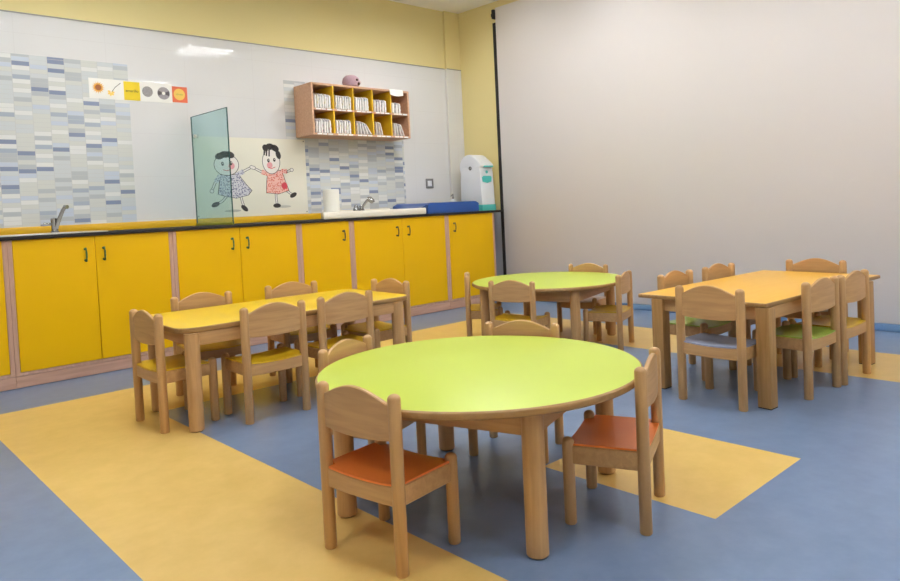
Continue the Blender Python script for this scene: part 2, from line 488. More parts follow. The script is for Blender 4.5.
def cabinet(x0, x1, doors, label, hmat):
    """doors: (x0, x1, handle_x)"""
    t = thing('cabinet', label, 'cabinet', (0, 0, 0), 0, 'yellow door cabinets along the tiled wall')
    e = .0006
    bm = bmesh.new(); w = .026
    box(bm, x0 + e, x0 + w, YC, YB, .0765, .9155, .001, 1)
    box(bm, x1 - w, x1 - e, YC, YB, .0765, .9155, .001, 1)
    box(bm, x0 + w, x1 - w, YC + .001, YB, .0765, .0955)
    box(bm, x0 + w, x1 - w, YC + .022, YB, .892, .912)
    box(bm, x0 + w, x1 - w, YB - .012, YB, .0955, .892)
    obj('carcass', bm, CARC, t)
    bm = bmesh.new(); box(bm, x0 + e, x1 - e, YC + .001, YC + .02, .003, .0735, .001, 1)
    box(bm, x0 + e, x0 + .02, YC + .02, YB, .002, .0755); box(bm, x1 - .02, x1 - e, YC + .02, YB, .002, .0755)
    obj('plinth', bm, CARCX, t)
    for a, b, hx in doors:
        bm = bmesh.new(); box(bm, a + .0018, b - .0018, YC - .001, YC + .018, ZB + .001, ZT, .0012, 1)
        d = obj('door', bm, YDOOR, t)
        if hx is not None: handle(d, hx, .795, hmat)
    return t
cabinet(.10, .952, [(.126, .526, None), (.526, .926, None)], 'yellow two-door cabinet cut off by the picture edge left of the sink', GREENH)
cabinet(.952, 1.964, [(.978, 1.452, 1.389), (1.452, 1.938, 1.502)], 'wide yellow two-door cabinet with green handles under the small sink', GREENH)
cabinet(1.964, 2.987, [(1.99, 2.474, 2.407), (2.474, 2.961, 2.53)], 'yellow two-door cabinet below the glass screen and the drawing poster', GREENH)
cabinet(2.987, 3.50, [(3.013, 3.474, 3.41)], 'narrow yellow one-door cabinet below the paper roll', DARKH)
cabinet(3.50, 4.61, [(3.526, 4.057, 3.99), (4.057, 4.584, 4.122)], 'yellow two-door cabinet below the white basin and blue mat', DARKH)
cabinet(4.61, 5.275, [(4.636, 5.249, 4.70)], 'yellow one-door cabinet at the corner end below the white bin', DARKH)

ct = thing('countertop', 'long black-edged worktop with amber upstand running over all the yellow cabinets', 'worktop', (0, 0, 0))
bm = bmesh.new(); box(bm, .08, 5.40, YC - .018, YB, .916, .937, .002)
obj('slab', bm, BLACK, ct)
bm = bmesh.new(); box(bm, .08, 5.27, YW - .02, YW - .003, .9375, .993, .002)
obj('upstand', bm, UPST, ct)

# ------------------------------------------------------------------ things on the counter
def faucet(name, label, x, y, z, lever):
    t = thing(name, label, 'tap', (x, y, z)); q_ = 1.0 if lever else .45
    bm = bmesh.new(); lathe(bm, [(0, 0), (.028, 0), (.028, .006), (.022, .012), (.021, .075 * q_), (.024, .08 * q_), (.022, .098 * q_), (.0, .104 * q_)], (0, 0, 0), 20)
    obj('body', bm, CHROME, t)
    bm = bmesh.new()
    if lever:
        tube(bm, [(-.015, 0, .06), (-.05, -.005, .062), (-.068, -.008, .064)], [.009, .008, .007])
    else:
        lathe(bm, [(0, 0), (.03, 0), (.031, .014), (.02, .038), (.012, .054), (0, .058)], (-.062, 0, 0), 16)
    obj('lever' if lever else 'knob', bm, CHROME, t)
    return t
# small sink on the left
t = thing('sink', 'shallow steel sink rim set in the worktop beside the mosaic', 'sink', (1.235, 5.25, .9378))
bm = bmesh.new()
box(bm, -.31, .31, -.235, -.195, 0, .007, .002); box(bm, -.31, .31, .20, .25, 0, .007, .002)
box(bm, -.31, -.25, -.195, .20, 0, .007, .002); box(bm, .25, .31, -.195, .20, 0, .007, .002)
obj('rim', bm, STEEL, t)
bm = bmesh.new(); box(bm, -.25, .25, -.195, .2, .0003, .0022)
obj('bowl', bm, STEEL, t)
f = faucet('faucet', 'chrome mixer tap with raised spout in front of the mosaic', 1.335, 5.47, .9452, True)
bm = bmesh.new(); tube(bm, [(.008, -.01, .03), (.02, -.04, .09), (.036, -.085, .15), (.046, -.11, .175), (.054, -.13, .172)], [.014, .0135, .0125, .013, .014], 14)
obj('spout', bm, CHROME, f)

# white basin with the raised rim
t = thing('basin', 'thick white ceramic basin raised on the worktop below the cubby shelf', 'basin', (3.78, 5.26, .9378))
bm = bmesh.new(); b = bmesh.new(); h = .06
outer = [(-.565, -.275), (.565, -.275), (.535, .255), (-.25, .255)]
inner = [(-.36, -.19), (.44, -.19), (.42, .12), (-.16, .12)]
q = [[b.verts.new((x, y, z)) for x, y in o_] for o_, z in ((outer, 0), (outer, h), (inner, h), (inner, .0))]
for k in range(4):
    for a_ in range(4):
        A_, B_ = q[a_], q[(a_ + 1) % 4]
        b.faces.new((A_[k], A_[(k + 1) % 4], B_[(k + 1) % 4], B_[k]))
bmesh.ops.recalc_face_normals(b, faces=b.faces)
bmesh.ops.bevel(b, geom=list(b.edges), offset=.007, segments=3, profile=.5, affect='EDGES')
merge(bm, b)
box(bm, -.22, .53, .225, .262, h - .004, h + .012, .004)
obj('rim', bm, WHITEC, t)
bm = bmesh.new(); prism(bm, [(x * .99, y * .99) for x, y in inner], .0008, .01)
obj('bowl', bm, WHITEC, t)
f = faucet('faucet', 'chrome tap with tilted spray head standing on the white basin', 3.925, 5.43, .9985, False)
bm = bmesh.new(); tube(bm, [(.0, -.005, .02), (.012, -.02, .05), (.03, -.045, .085), (.042, -.06, .102)], [.011, .0115, .013, .013], 14)
obj('spout', bm, CHROME, f)
bm = bmesh.new(); tube(bm, [(.034, -.055, .104), (.05, -.065, .104), (.068, -.08, .083), (.074, -.086, .068)], [.018, .026, .026, .02], 16)
obj('spray_head', bm, CHROME, f)

# roll of paper
t = thing('paper_roll', 'white roll of kitchen paper standing on the basin edge', 'paper roll', (3.409, 5.15, .9985))
bm = bmesh.new(); lathe(bm, [(.02, 0), (.065, 0), (.069, .004), (.069, .188), (.065, .192), (.02, .192), (.02, 0)], (0, 0, 0), 40)
obj('paper', bm, PAPER, t)
bm = bmesh.new(); lathe(bm, [(.0135, .001), (.0195, .001), (.0195, .193), (.0135, .193), (.0135, .001)], (0, 0, 0), 24)
obj('core', bm, wood('cardboard', 'Z', rgb(180, 150, 110), rgb(196, 166, 126), .8), t)

# blue changing mat with raised sides
t = thing('changing_mat', 'blue vinyl changing mat with raised sides lying on the worktop', 'changing mat', (4.736, 5.28, .9378), .05)
bm = bmesh.new()
us = lin(-.36, .36, 25)
def mat_top(y):
    a = abs(y) / .25
    return .068 + .05 * max(0, (a - .3) / .7) ** 2 if a < 1 else .118
b = bmesh.new(); rows = []
for x in lin(-.36, .36, 19):
    row = []
    for y in lin(-.25, .25, 21):
        e = min((.36 - abs(x)) / .02, 1); ey = min((.25 - abs(y)) / .02, 1)
        row.append((x, y, mat_top(y) - .018 * (1 - max(0, e)) ** 2 - .018 * (1 - max(0, ey)) ** 2))
    rows.append(row)
top = [[b.verts.new(p) for p in r] for r in rows]
bot = [[b.verts.new((p[0], p[1], 0)) for p in r] for r in rows]
n, m_ = len(rows), len(rows[0])
for i in range(n - 1):
    for j in range(m_ - 1):
        b.faces.new((top[i][j], top[i + 1][j], top[i + 1][j + 1], top[i][j + 1])); b.faces.new((bot[i][j], bot[i][j + 1], bot[i + 1][j + 1], bot[i + 1][j]))
for i in range(n - 1):
    b.faces.new((top[i][0], bot[i][0], bot[i + 1][0], top[i + 1][0])); b.faces.new((top[i][-1], top[i + 1][-1], bot[i + 1][-1], bot[i][-1]))
for j in range(m_ - 1):
    b.faces.new((top[0][j], top[0][j + 1], bot[0][j + 1], bot[0][j])); b.faces.new((top[-1][j], bot[-1][j], bot[-1][j + 1], top[-1][j + 1]))
bmesh.ops.recalc_face_normals(b, faces=b.faces); merge(bm, b)
obj('cushion', bm, BLUEM, t)
bm = bmesh.new(); tube(bm, [(-.357, -.2485, .012), (.357, -.2485, .012)], .0035, 8)
obj('piping', bm, BLUEM, t)

# tall white bin
t = thing('nappy_bin', 'tall white rounded bin with teal base standing at the counter end', 'bin', (5.31, 5.27, .9378))
bm = bmesh.new()
prof = [(-.17, .062), (-.155, .40), (-.150, .455), (.125, .455), (.14, .3), (.145, .062)]
Mx = Matrix(((0, 0, 1, 0), (1, 0, 0, 0), (0, 1, 0, 0), (0, 0, 0, 1)))
prism(bm, prof, -.1, .1, .012, Mx, 0, 3)
obj('body', bm, WHITEP, t)
bm = bmesh.new(); prism(bm, [(-.175, 0), (-.175, .062), (.148, .062), (.148, 0)], -.103, .103, .006, Mx)
obj('base', bm, [TEAL], t)
bm = bmesh.new()
prof = [(-.165, .455), (-.17, .475), (-.145, .50)]
for k in range(13):
    a = R_(118 - k * 11.5)
    prof.append((.012 + .135 * math.cos(a), .455 + .135 * math.sin(a)))
prof.append((.138, .40)); prof.append((.08, .42))
prism(bm, prof, -.096, .096, .01, Mx, 0, 3)
obj('lid', bm, WHITEP, t)
bm = bmesh.new(); box(bm, -.05, .075, -.185, -.15, .450, .464, .003)
obj('tray', bm, TEAL, t)
bm = bmesh.new(); prism(bm, [(-.07, .30), (-.075, .345), (-.05, .36), (.055, .36), (.07, .345), (.06, .30), (.0, .285)], 0, .004, 0, Matrix.Translation((0, -.1715, 0)) @ Matrix.Rotation(PI / 2, 4, 'X') @ Matrix.Rotation(-.044, 4, 'X'))
obj('badge', bm, TEAL, t)
bm = bmesh.new(); lathe(bm, [(0, 0), (.016, 0), (.016, .008), (0, .008)], (0, 0, 0), 16, Matrix.Translation((.0, -.153, .40)) @ Matrix.Rotation(PI / 2, 4, 'X'))
obj('button', bm, TEAL, t)
bm = bmesh.new(); lathe(bm, [(.010, 0), (.02, 0), (.02, .006), (.010, .006), (.010, 0)], (0, 0, 0), 20, Matrix.Translation((-.099, -.02, .445)) @ Matrix.Rotation(-PI / 2, 4, 'Y'))
obj('hinge_cap', bm, GREYP, t)

# little white pump bottle behind the mat
t = thing('pump_bottle', 'small white bottle with dark nozzle behind the blue mat', 'bottle', (5.247, 5.572, .9378))
bm = bmesh.new(); lathe(bm, [(0, 0), (.034, 0), (.036, .005), (.036, .115), (.03, .127), (.012, .134), (.012, .14), (0, .14)], (0, 0, 0), 20)
obj('bottle_body', bm, WHITEP, t)
bm = bmesh.new(); lathe(bm, [(0, .1405), (.010, .1405), (.010, .16), (.006, .165), (.006, .195), (0, .195)], (0, 0, 0), 12)
tube(bm, [(0, 0, .182), (-.03, -.01, .178), (-.045, -.015, .168)], [.006, .006, .005], 8)
obj('nozzle', bm, GREYP, t)

# ------------------------------------------------------------------ on the wall
# glass screen square to the wall
t = thing('glass_screen', 'teal tinted glass screen standing square to the wall beside the poster', 'glass screen', (2.425, 5.31, .9378), .022)
bm = bmesh.new(); box(bm, -.004, .004, -.30, .31, .006, .878)
obj('pane', bm, GLASS, t)
bm = bmesh.new(); box(bm, -.0045, .0045, -.304, -.3002, .004, .88); box(bm, -.0045, .0045, .3102, .314, .004, .88)
box(bm, -.0045, .0045, -.304, .314, .8782, .8815)
obj('polished_edge', bm, GEDGE, t)
bm = bmesh.new(); box(bm, -.009, .009, -.304, .312, 0, .02, .002)
obj('base_channel', bm, plain('olive_channel', rgb(150, 150, 40), .4), t)
bm = bmesh.new()
lathe(bm, [(0, -.016), (.014, -.016), (.014, .016), (0, .016)], (0, 0, 0), 16, Matrix.Translation((0, .24, .72)) @ Matrix.Rotation(PI / 2, 4, 'Y'))
obj('clamp', bm, STEEL, t)

# socket
t = thing('wall_socket', 'small grey-framed white socket on the tiles above the blue mat', 'socket', (4.982, YW - .001, 1.252))
bm = bmesh.new()
for a in ((-.05, .05, .028, .05), (-.05, .05, -.05, -.028), (-.05, -.03, -.028, .028), (.03, .05, -.028, .028)):
    box(bm, a[0], a[1], -.012, 0, a[2], a[3], .003)
obj('frame', bm, GREYP, t)
bm = bmesh.new(); box(bm, -.03, .03, -.009, 0, -.028, .028, .002)
for dx in (-.012, .012):
    lathe(bm, [(0, 0), (.004, 0), (.004, .002), (0, .002)], (0, 0, 0), 10, Matrix.Translation((dx, -.009, 0)) @ Matrix.Rotation(PI / 2, 4, 'X'))
obj('plate', bm, WHITEP, t)

# picture cards above the mosaic (flat printed sheets)
def disc(bm, x, z, rx, rz, y, mi=0, seg=28, rot=0):
    """flat printed ellipse on the wall plane"""
    ca, sa = math.cos(rot), math.sin(rot)
    vs = []
    for k in range(seg):
        a = 2 * PI * k / seg; u, w = rx * math.cos(a), rz * math.sin(a)
        vs.append(bm.verts.new((x + u * ca - w * sa, y, z + u * sa + w * ca)))
    f = bm.faces.new(vs[::-1]); f.material_index = mi; f.normal_update()
    if f.normal.y > 0: f.normal_flip()

def poly(bm, pts, y, mi=0):
    f = bm.faces.new([bm.verts.new((p[0], y, p[1])) for p in pts]); f.material_index = mi; f.normal_update()
    if f.normal.y > 0: f.normal_flip()

def stroke(bm, pts, w, y, mi=0):
    for (a, b) in zip(pts, pts[1:]):
        d = Vector((b[0] - a[0], b[1] - a[1])); n = Vector((-d.y, d.x)).normalized() * w / 2; e = d.normalized() * w * .3
        poly(bm, [(a[0] - e.x + n.x, a[1] - e.y + n.y), (b[0] + e.x + n.x, b[1] + e.y + n.y), (b[0] + e.x - n.x, b[1] + e.y - n.y), (a[0] - e.x - n.x, a[1] - e.y - n.y)], y, mi)

def text_part(name, body, size, loc, mat, parent, rot=0.0):
    cu = bpy.data.curves.new(name, 'FONT'); cu.body = body; cu.size = size; cu.align_x = 'CENTER'; cu.align_y = 'CENTER'; cu.extrude = .0003
    tmp = bpy.data.objects.new(name, cu); C.objects.link(tmp)
    dg = bpy.context.evaluated_depsgraph_get(); me = bpy.data.meshes.new_from_object(tmp.evaluated_get(dg))
    bpy.data.objects.remove(tmp)
    me.materials.clear(); me.materials.append(mat)
    o = bpy.data.objects.new(name, me); C.objects.link(o); o.parent = parent; o.location = loc; o.rotation_euler = (PI / 2, rot, 0)
    return o

YS = YW - .0025
t = thing('picture_strip', 'white strip with sunflower, flower stem, yellow word card, ball and disc pictures', 'picture strip', (1.98, YW, 2.0))
def loc_(o):
    o.location = (-1.98, -YW, -2.0); return o
bm = bmesh.new(); box(bm, 1.668, 2.2862, YS, YW - .0003, 1.926, 2.076)
loc_(obj('backing_sheet', bm, PAPER, t))
bm = bmesh.new()
cx_, cz_ = 1.733, 2.008
for k in range(16):
    a = 2 * PI * k / 16
    poly(bm, [(cx_ + .026 * math.cos(a - .2), cz_ + .026 * math.sin(a - .2)), (cx_ + .048 * math.cos(a), cz_ + .048 * math.sin(a)), (cx_ + .026 * math.cos(a + .2), cz_ + .026 * math.sin(a + .2))], YS - .0004, 0)
disc(bm, cx_, cz_, .032, .032, YS - .0006, 0); disc(bm, cx_, cz_, .022, .022, YS - .0008, 1)
loc_(obj('sunflower_picture', bm, [PETAL, SEED], t))
bm = bmesh.new()
stroke(bm, [(1.828, 1.982), (1.855, 2.02), (1.893, 2.052)], .005, YS - .0004, 1)
for k in range(5):
    a = R_(150 + k * 55); disc(bm, 1.822 + .014 * math.cos(a), 1.976 + .014 * math.sin(a), .012, .008, YS - .0006 - k * .00005, 0, 14, a)
loc_(obj('flower_picture', bm, [YDISC, STEMP], t))
bm = bmesh.new(); box(bm, 1.916, 2.036, YS - .001, YS - .0001, 1.928, 2.07)
yc = loc_(obj('yellow_card', bm, YCARD, t))
text_part('lettering', 'amarillo', .030, (1.976, YS - .0014, 2.0), INK, yc)
bm = bmesh.new(); disc(bm, 2.093, 2.004, .041, .041, YS - .0004)
loc_(obj('ball_picture', bm, BALLP, t))
bm = bmesh.new(); disc(bm, 2.218, 2.0, .049, .049, YS - .0004, 0)
for s in (0, PI):
    poly(bm, [(2.218 + .016 * math.cos(s - .55), 2.0 + .016 * math.sin(s - .55)), (2.218 + .047 * math.cos(s - .45), 2.0 + .047 * math.sin(s - .45)), (2.218 + .047 * math.cos(s), 2.0 + .047 * math.sin(s)), (2.218 + .047 * math.cos(s + .45), 2.0 + .047 * math.sin(s + .45)), (2.218 + .016 * math.cos(s + .55), 2.0 + .016 * math.sin(s + .55))], YS - .0006, 1)
disc(bm, 2.218, 2.0, .013, .013, YS - .0008, 2)
loc_(obj('disc_picture', bm, [DISCP, DGREY, PAPER], t))
t = thing('picture_card', 'red-orange square card with a yellow circle at the strip end', 'picture card', (2.348, YW, 2.0))
bm = bmesh.new(); box(bm, -.061, .061, -.0028, -.0003, -.064, .062)
obj('card', bm, ORCARD, t)
bm = bmesh.new(); disc(bm, -.004, 0, .046, .046, -.0033)
rd = obj('circle_picture', bm, YDISC, t)
text_part('lettering', 'círculo', .020, (-.004, -.0038, 0), plain('green_ink', rgb(150, 150, 60), .7), rd)

# poster with the two dancing figures
def W(X, Z):
    """drawing coordinates to metres on the wall"""
    u = (X - 100) / 500; w = (Z - 100) / 400
    x0 = 2.6252 + .7348 * u; x1 = 2.5934 + .7318 * u
    z0 = 1.5974 + .0179 * u; z1 = 1.0807 - .0259 * u
    return (x0 + (x1 - x0) * w, z0 + (z1 - z0) * w)
def WS(pts): return [W(*p) for p in pts]
t = thing('poster', 'cream poster of two dancing cartoon figures behind the glass screen', 'poster', (2.955, YW, .995))
def loc2(o):
    o.location = (-2.955, -YW, -.995); return o
bm = bmesh.new(); box(bm, 2.432, 3.482, YS, YW - .0003, .996, 1.67)
loc2(obj('sheet', bm, PAPERW, t))
bm = bmesh.new()
for p in ((2.445, 1.655), (3.468, 1.655), (2.445, 1.012), (3.468, 1.012)):
    lathe(bm, [(0, 0), (.006, 0), (.005, .004), (0, .005)], (0, 0, 0), 12, Matrix.Translation((p[0], YS - .0001, p[1])) @ Matrix.Rotation(PI / 2, 4, 'X'))
loc2(obj('pin', bm, GREYP, t))
def figure(name, head, hr, hairpts, fringe, dress, dmat, arms, legs, shoes, cheek, shad, extra=()):
    bm = bmesh.new(); y = YS - .0004
    disc(bm, *W(*shad), .075, .011, y, 4)
    for a in arms + legs:
        stroke(bm, WS(a), .022, y - .0001, 0); stroke(bm, WS(a), .013, y - .0002, 1)
    hx_, hz_ = W(*head)
    c = W(*dress[0])
    dw = WS(dress); cxx = sum(p[0] for p in dw) / len(dw); czz = sum(p[1] for p in dw) / len(dw)
    poly(bm, [(cxx + (p[0] - cxx) * 1.05, czz + (p[1] - czz) * 1.04) for p in dw], y - .0003, 0)
    poly(bm, dw, y - .0004, 2)
    for a in arms[:]:
        q = WS(a); stroke(bm, [q[0], ((q[0][0] + q[1][0] * 2) / 3, (q[0][1] + q[1][1] * 2) / 3)], .040, y - .00035, 2)
        disc(bm, q[-1][0], q[-1][1], .019, .017, y - .0003, 0); disc(bm, q[-1][0], q[-1][1], .015, .0135, y - .0005, 1)
    for s in shoes:
        disc(bm, *W(s[0], s[1]), .038, .020, y - .0005, 0, 20, s[2])
    disc(bm, hx_, hz_, hr[0] + .005, hr[1] + .005, y - .0006, 0); disc(bm, hx_, hz_, hr[0], hr[1], y - .0007, 1)
    for e in ((-.32, .1), (.38, .16)):
        disc(bm, hx_ + e[0] * hr[0], hz_ + e[1] * hr[1], .012, .017, y - .0008, 0)
        disc(bm, hx_ + e[0] * hr[0] + .003, hz_ + e[1] * hr[1] + .004, .004, .005, y - .0009, 1)
    disc(bm, hx_ + cheek[0] * hr[0], hz_ + cheek[1] * hr[1], .028, .028, y - .00075, 3)
    stroke(bm, [(hx_ - .03, hz_ - .48 * hr[1]), (hx_, hz_ - .58 * hr[1]), (hx_ + .035, hz_ - .45 * hr[1])], .006, y - .0009, 5)
    for h in hairpts:
        disc(bm, *W(h[0], h[1]), h[2], h[3], y - .0010, 0, 20, h[4])
    for fgr in fringe:
        stroke(bm, WS(fgr), .014, y - .0011, 0)
    for (ex, ez, er, emi) in extra:
        disc(bm, *W(ex, ez), er, er, y - .0006, emi)
    loc2(obj(name, bm, [INK, SKIN, dmat, PINK, SHADP, CRIM], t))
figure('drawn_figure', (165, 225), (.108, .088), [(125, 168, .045, .028, .3), (155, 158, .05, .028, 0), (185, 160, .042, .028, -.3)], [],
       [(130, 290), (240, 290), (285, 350), (322, 390), (300, 420), (225, 440), (150, 425), (118, 415)], GREYD,
       [[(125, 300), (95, 345), (78, 395)], [(230, 290), (280, 262), (322, 240)]],
       [[(165, 430), (140, 460), (112, 478)], [(255, 432), (265, 470), (275, 495)]],
       [(100, 482, .35), (278, 505, -.7)], (.42, -.1), (205, 522))
figure('drawn_figure', (450, 205), (.083, .105), [(410, 115, .028, .03, .5), (440, 106, .04, .026, 0), (475, 118, .04, .028, -.5), (497, 160, .024, .04, .3)],
       [[(405, 110), (403, 160)], [(420, 108), (418, 165)], [(436, 108), (436, 168)]],
       [(428, 268), (520, 262), (545, 330), (570, 390), (500, 412), (420, 405), (422, 330)], REDC,
       [[(425, 282), (380, 268), (335, 245)], [(525, 265), (560, 268), (590, 258)]],
       [[(482, 408), (484, 440), (490, 478)], [(548, 385), (575, 405), (595, 418)]],
       [(490, 488, 0), (602, 420, .45)], (-.2, -.3), (535, 494), [(540, 360, .030, 5)])

# ------------------------------------------------------------------ cubby shelf with folded nappies
SX0, SX1, SZ0, SZ1, SY0 = 3.396, 4.508, 1.685, 2.145, 5.355
sh = thing('cubby_shelf', 'wooden ten-compartment cubby shelf hung on the tiled wall', 'shelf', ((SX0 + SX1) / 2, YW, SZ0))
def shl(o):
    o.location = (-(SX0 + SX1) / 2, -YW, -SZ0); return o
th = .018; YBk = YW - .002
bm = bmesh.new()
box(bm, SX0, SX0 + th, SY0, YBk, SZ0, SZ1, .0015, 1); box(bm, SX1 - th, SX1, SY0, YBk, SZ0, SZ1, .0015, 1)
box(bm, SX0 + th, SX1 - th, SY0, YBk, SZ1 - th, SZ1, .0015, 1); box(bm, SX0 + th, SX1 - th, SY0, YBk, SZ0, SZ0 + th, .0015, 1)
shl(obj('carcass', bm, SHELFW, sh))
bm = bmesh.new(); box(bm, SX0 + th, SX1 - th, YBk - .008, YBk, SZ0 + th, SZ1 - th)
shl(obj('back_panel', bm, plain('brown_back_panel', rgb(176, 138, 96), .6), sh))
ZM = (SZ0 + SZ1) / 2
bm = bmesh.new(); box(bm, SX0 + th, SX1 - th, SY0 + .002, YBk - .009, ZM - .008, ZM + .008)
shl(obj('middle_board', bm, SHELFW, sh))
pitch = (SX1 - SX0 - th) / 5
for k in range(1, 5):
    xx = SX0 + th / 2 + k * pitch
    bm = bmesh.new(); box(bm, xx - .007, xx + .007, SY0 + .003, YBk - .009, SZ0 + th, ZM - .008); box(bm, xx - .007, xx + .007, SY0 + .003, YBk - .009, ZM + .008, SZ1 - th)
    shl(obj('divider', bm, YIN, sh))
for r_ in range(2):
    for k in range(5):
        xa = SX0 + th + k * pitch + .02; zz = (ZM if r_ else SZ0 + .009)
        bm = bmesh.new()
        for q in range(3):
            wq = (pitch - .05) / 3
            box(bm, xa + q * wq + .003, xa + (q + 1) * wq - .003 - .006 * (q % 2), SY0 + (.0005 if r_ else -.0012), SY0 + (.0018 if r_ else -.0001), zz - .0065, zz + .0065)
        shl(obj('name_strip', bm, PAPER, sh))

def nappy_mesh(seed):
    rr = random.Random(seed); bm = bmesh.new()
    # a folded pad: three soft layers bent over at the top
    H_, D_, T_ = .132, .16, .030
    b = bmesh.new(); bmesh.ops.create_cube(b, size=1.0)
    for v in b.verts: v.co = Vector((v.co.x * T_, v.co.y * D_, (v.co.z + .5) * H_))
    bmesh.ops.subdivide_edges(b, edges=b.edges[:], cuts=5, use_grid_fill=True)
    for v in b.verts:
        x, y, z = v.co; a = z / H_; q = y / D_
        pinch = (1 - .35 * max(0, a - .7) / .3) * (1 - .22 * (2 * abs(q)) ** 6)
        v.co.x = x * pinch + .004 * math.sin(9 * q + seed) * a + .002 * math.sin(17 * a + seed)
        v.co.z = z - (.02 * (2 * abs(q)) ** 3) * a + rr.uniform(-.0015, .0015)
        v.co.x += rr.uniform(-.001, .001)
    bmesh.ops.recalc_face_normals(b, faces=b.faces)
    merge(bm, b)
    return bm
base = [finish('nappy', nappy_mesh(s), NAP[0], 60) for s in range(3)]
variants = []
for m in NAP:
    for bme in base:
        me = bme.copy(); me.materials.clear(); me.materials.append(m); variants.append(me)
def cell(col, row, count, mats, lean0, lean1, label, fill=1.0, sz=1.0):
    x0 = SX0 + th / 2 + col * pitch + (.0155 if col else .0165); x1 = x0 + pitch - .038
    z0 = (ZM + .0085) if row else (SZ0 + th + .0005)
    span = (x1 - x0) * fill
    for i in range(count):
        me = variants[mats[i % len(mats)] * 3 + i % 3]
        o = bpy.data.objects.new('nappy', me); C.objects.link(o)
        lean = lean0 + (lean1 - lean0) * (i / max(1, count - 1))
        wd = .026 * sz
        px = x0 + wd / 2 + .003 + (span - wd - .004) * (i / max(1, count - 1))
        if lean1: px = x0 + .019 + i * .038; lean = .42 * math.asin(min(.99, i * .036 / .132))
        s = min(1.0, (span / count) / .039) * (.68 if lean1 else 1)
        o.scale = (s * random.uniform(.94, 1.0), 1, sz * random.uniform(.96, 1.02))
        o.rotation_euler = (0, -abs(lean), 0)
        o.location = (px, SY0 + .083 + random.uniform(-.004, .006), z0 + .5 * .030 * s * math.sin(abs(lean)) + .0028)
        tag(o, label, 'nappy', 'folded nappies in the cubby shelf')
GRN, BLU, GRY, PNK, YEL, BRN = range(6)
cell(0, 1, 7, [GRN, YEL, GRY], 0, 0, 'folded green-printed nappy packed upright in the top row compartment nearest the poster')
cell(1, 1, 7, [YEL, GRN, GRY], 0, 0, 'folded yellow-printed nappy packed upright in the second compartment of the top row')
cell(2, 1, 6, [GRN, BLU, BLU], 0, 0, 'folded blue-printed nappy packed upright in the middle compartment of the top row', .9)
cell(3, 1, 5, [PNK, GRY], 0, 0, 'folded pale pink nappy in the fourth compartment of the top row', .85, .92)
cell(4, 1, 3, [BRN, GRY, PNK], 0, 0, 'folded nappy in the top row compartment under the hanging paper', .6, .82)
cell(0, 0, 6, [GRY, GRY, PNK], 0, 0, 'folded grey-printed nappy packed upright in the bottom row compartment nearest the poster', .95)
cell(1, 0, 6, [PNK, YEL, GRY], 0, 0, 'folded pink and yellow nappy packed upright in the second compartment of the bottom row', .95)
cell(2, 0, 5, [GRY, BLU], -.12, -.5, 'folded grey nappy leaning over in the middle compartment of the bottom row', .62)
cell(3, 0, 3, [PNK, YEL], -.1, -.35, 'folded pale nappy leaning in the sparse fourth compartment of the bottom row', .38)
cell(4, 0, 4, [PNK, GRN, GRY], -.12, -.42, 'folded pale nappy leaning over in the last compartment of the bottom row', .6)

# paper hanging over the shelf corner
bm = bmesh.new(); b = bmesh.new()
ring = [(5.48, SZ1 + .0015), (5.42, SZ1 + .0016), (5.37, SZ1 + .003), (5.347, SZ1 + .0035), (5.341, SZ1 - .003), (5.339, SZ1 - .02), (5.337, SZ1 - .05)]
xs = lin(4.252, 4.415, 8); vv = []
for x in xs:
    drop = .012 * math.sin((x - 4.252) / .163 * PI)
    vv.append([(x + .01 * i / 6, y, z - (drop if i == 6 else 0)) for i, (y, z) in enumerate(ring)])
g = [[b.verts.new(p) for p in r] for r in vv]
g2 = [[b.verts.new((p[0], p[1] - (.001 if i > 3 else 0), p[2] + (.001 if i <= 3 else 0))) for i, p in enumerate(r)] for r in vv]
nR, nC = len(g), len(g[0])
for i in range(nR - 1):
    for j in range(nC - 1):
        b.faces.new((g[i][j], g[i + 1][j], g[i + 1][j + 1], g[i][j + 1])); b.faces.new((g2[i][j], g2[i][j + 1], g2[i + 1][j + 1], g2[i + 1][j]))
for i in range(nR - 1):
    b.faces.new((g[i][0], g2[i][0], g2[i + 1][0], g[i + 1][0])); b.faces.new((g[i][-1], g[i + 1][-1], g2[i + 1][-1], g2[i][-1]))
for j in range(nC - 1):
    b.faces.new((g[0][j], g[0][j + 1], g2[0][j + 1], g2[0][j])); b.faces.new((g[-1][j], g2[-1][j], g2[-1][j + 1], g[-1][j + 1]))
bmesh.ops.recalc_face_normals(b, faces=b.faces); merge(bm, b)
tag(obj('paper_sheet', bm, PAPER), 'white paper sheet hanging over the front corner of the cubby shelf', 'paper')

# round pink plush thing on the shelf
t = thing('plush_toy', 'small round pink plush toy with dark spots on top of the cubby shelf', 'toy', (3.90, 5.46, SZ1))
bm = bmesh.new(); lathe(bm, [(0, .001), (.045, .001), (.074, .02), (.083, .055), (.074, .09), (.048, .113), (0, .122)], (0, 0, 0), 28)
obj('body', bm, PINKT, t)
bm = bmesh.new()
for (dx, dy, dz, r) in ((.012, -.078, .066, .013), (.036, -.068, .034, .017)):
    lathe(bm, [(0, -r), (r * .7, -r * .7), (r, 0), (r * .7, r * .7), (0, r)], (dx, dy, dz), 14)
obj('eye', bm, BROWN, t)
bm = bmesh.new(); r = .02; lathe(bm, [(0, -r), (r * .7, -r * .7), (r, 0), (r * .7, r * .7), (0, r)], (.058, -.05, .05), 16)
obj('snout', bm, plain('pale_plush', rgb(206, 190, 184), .9), t)

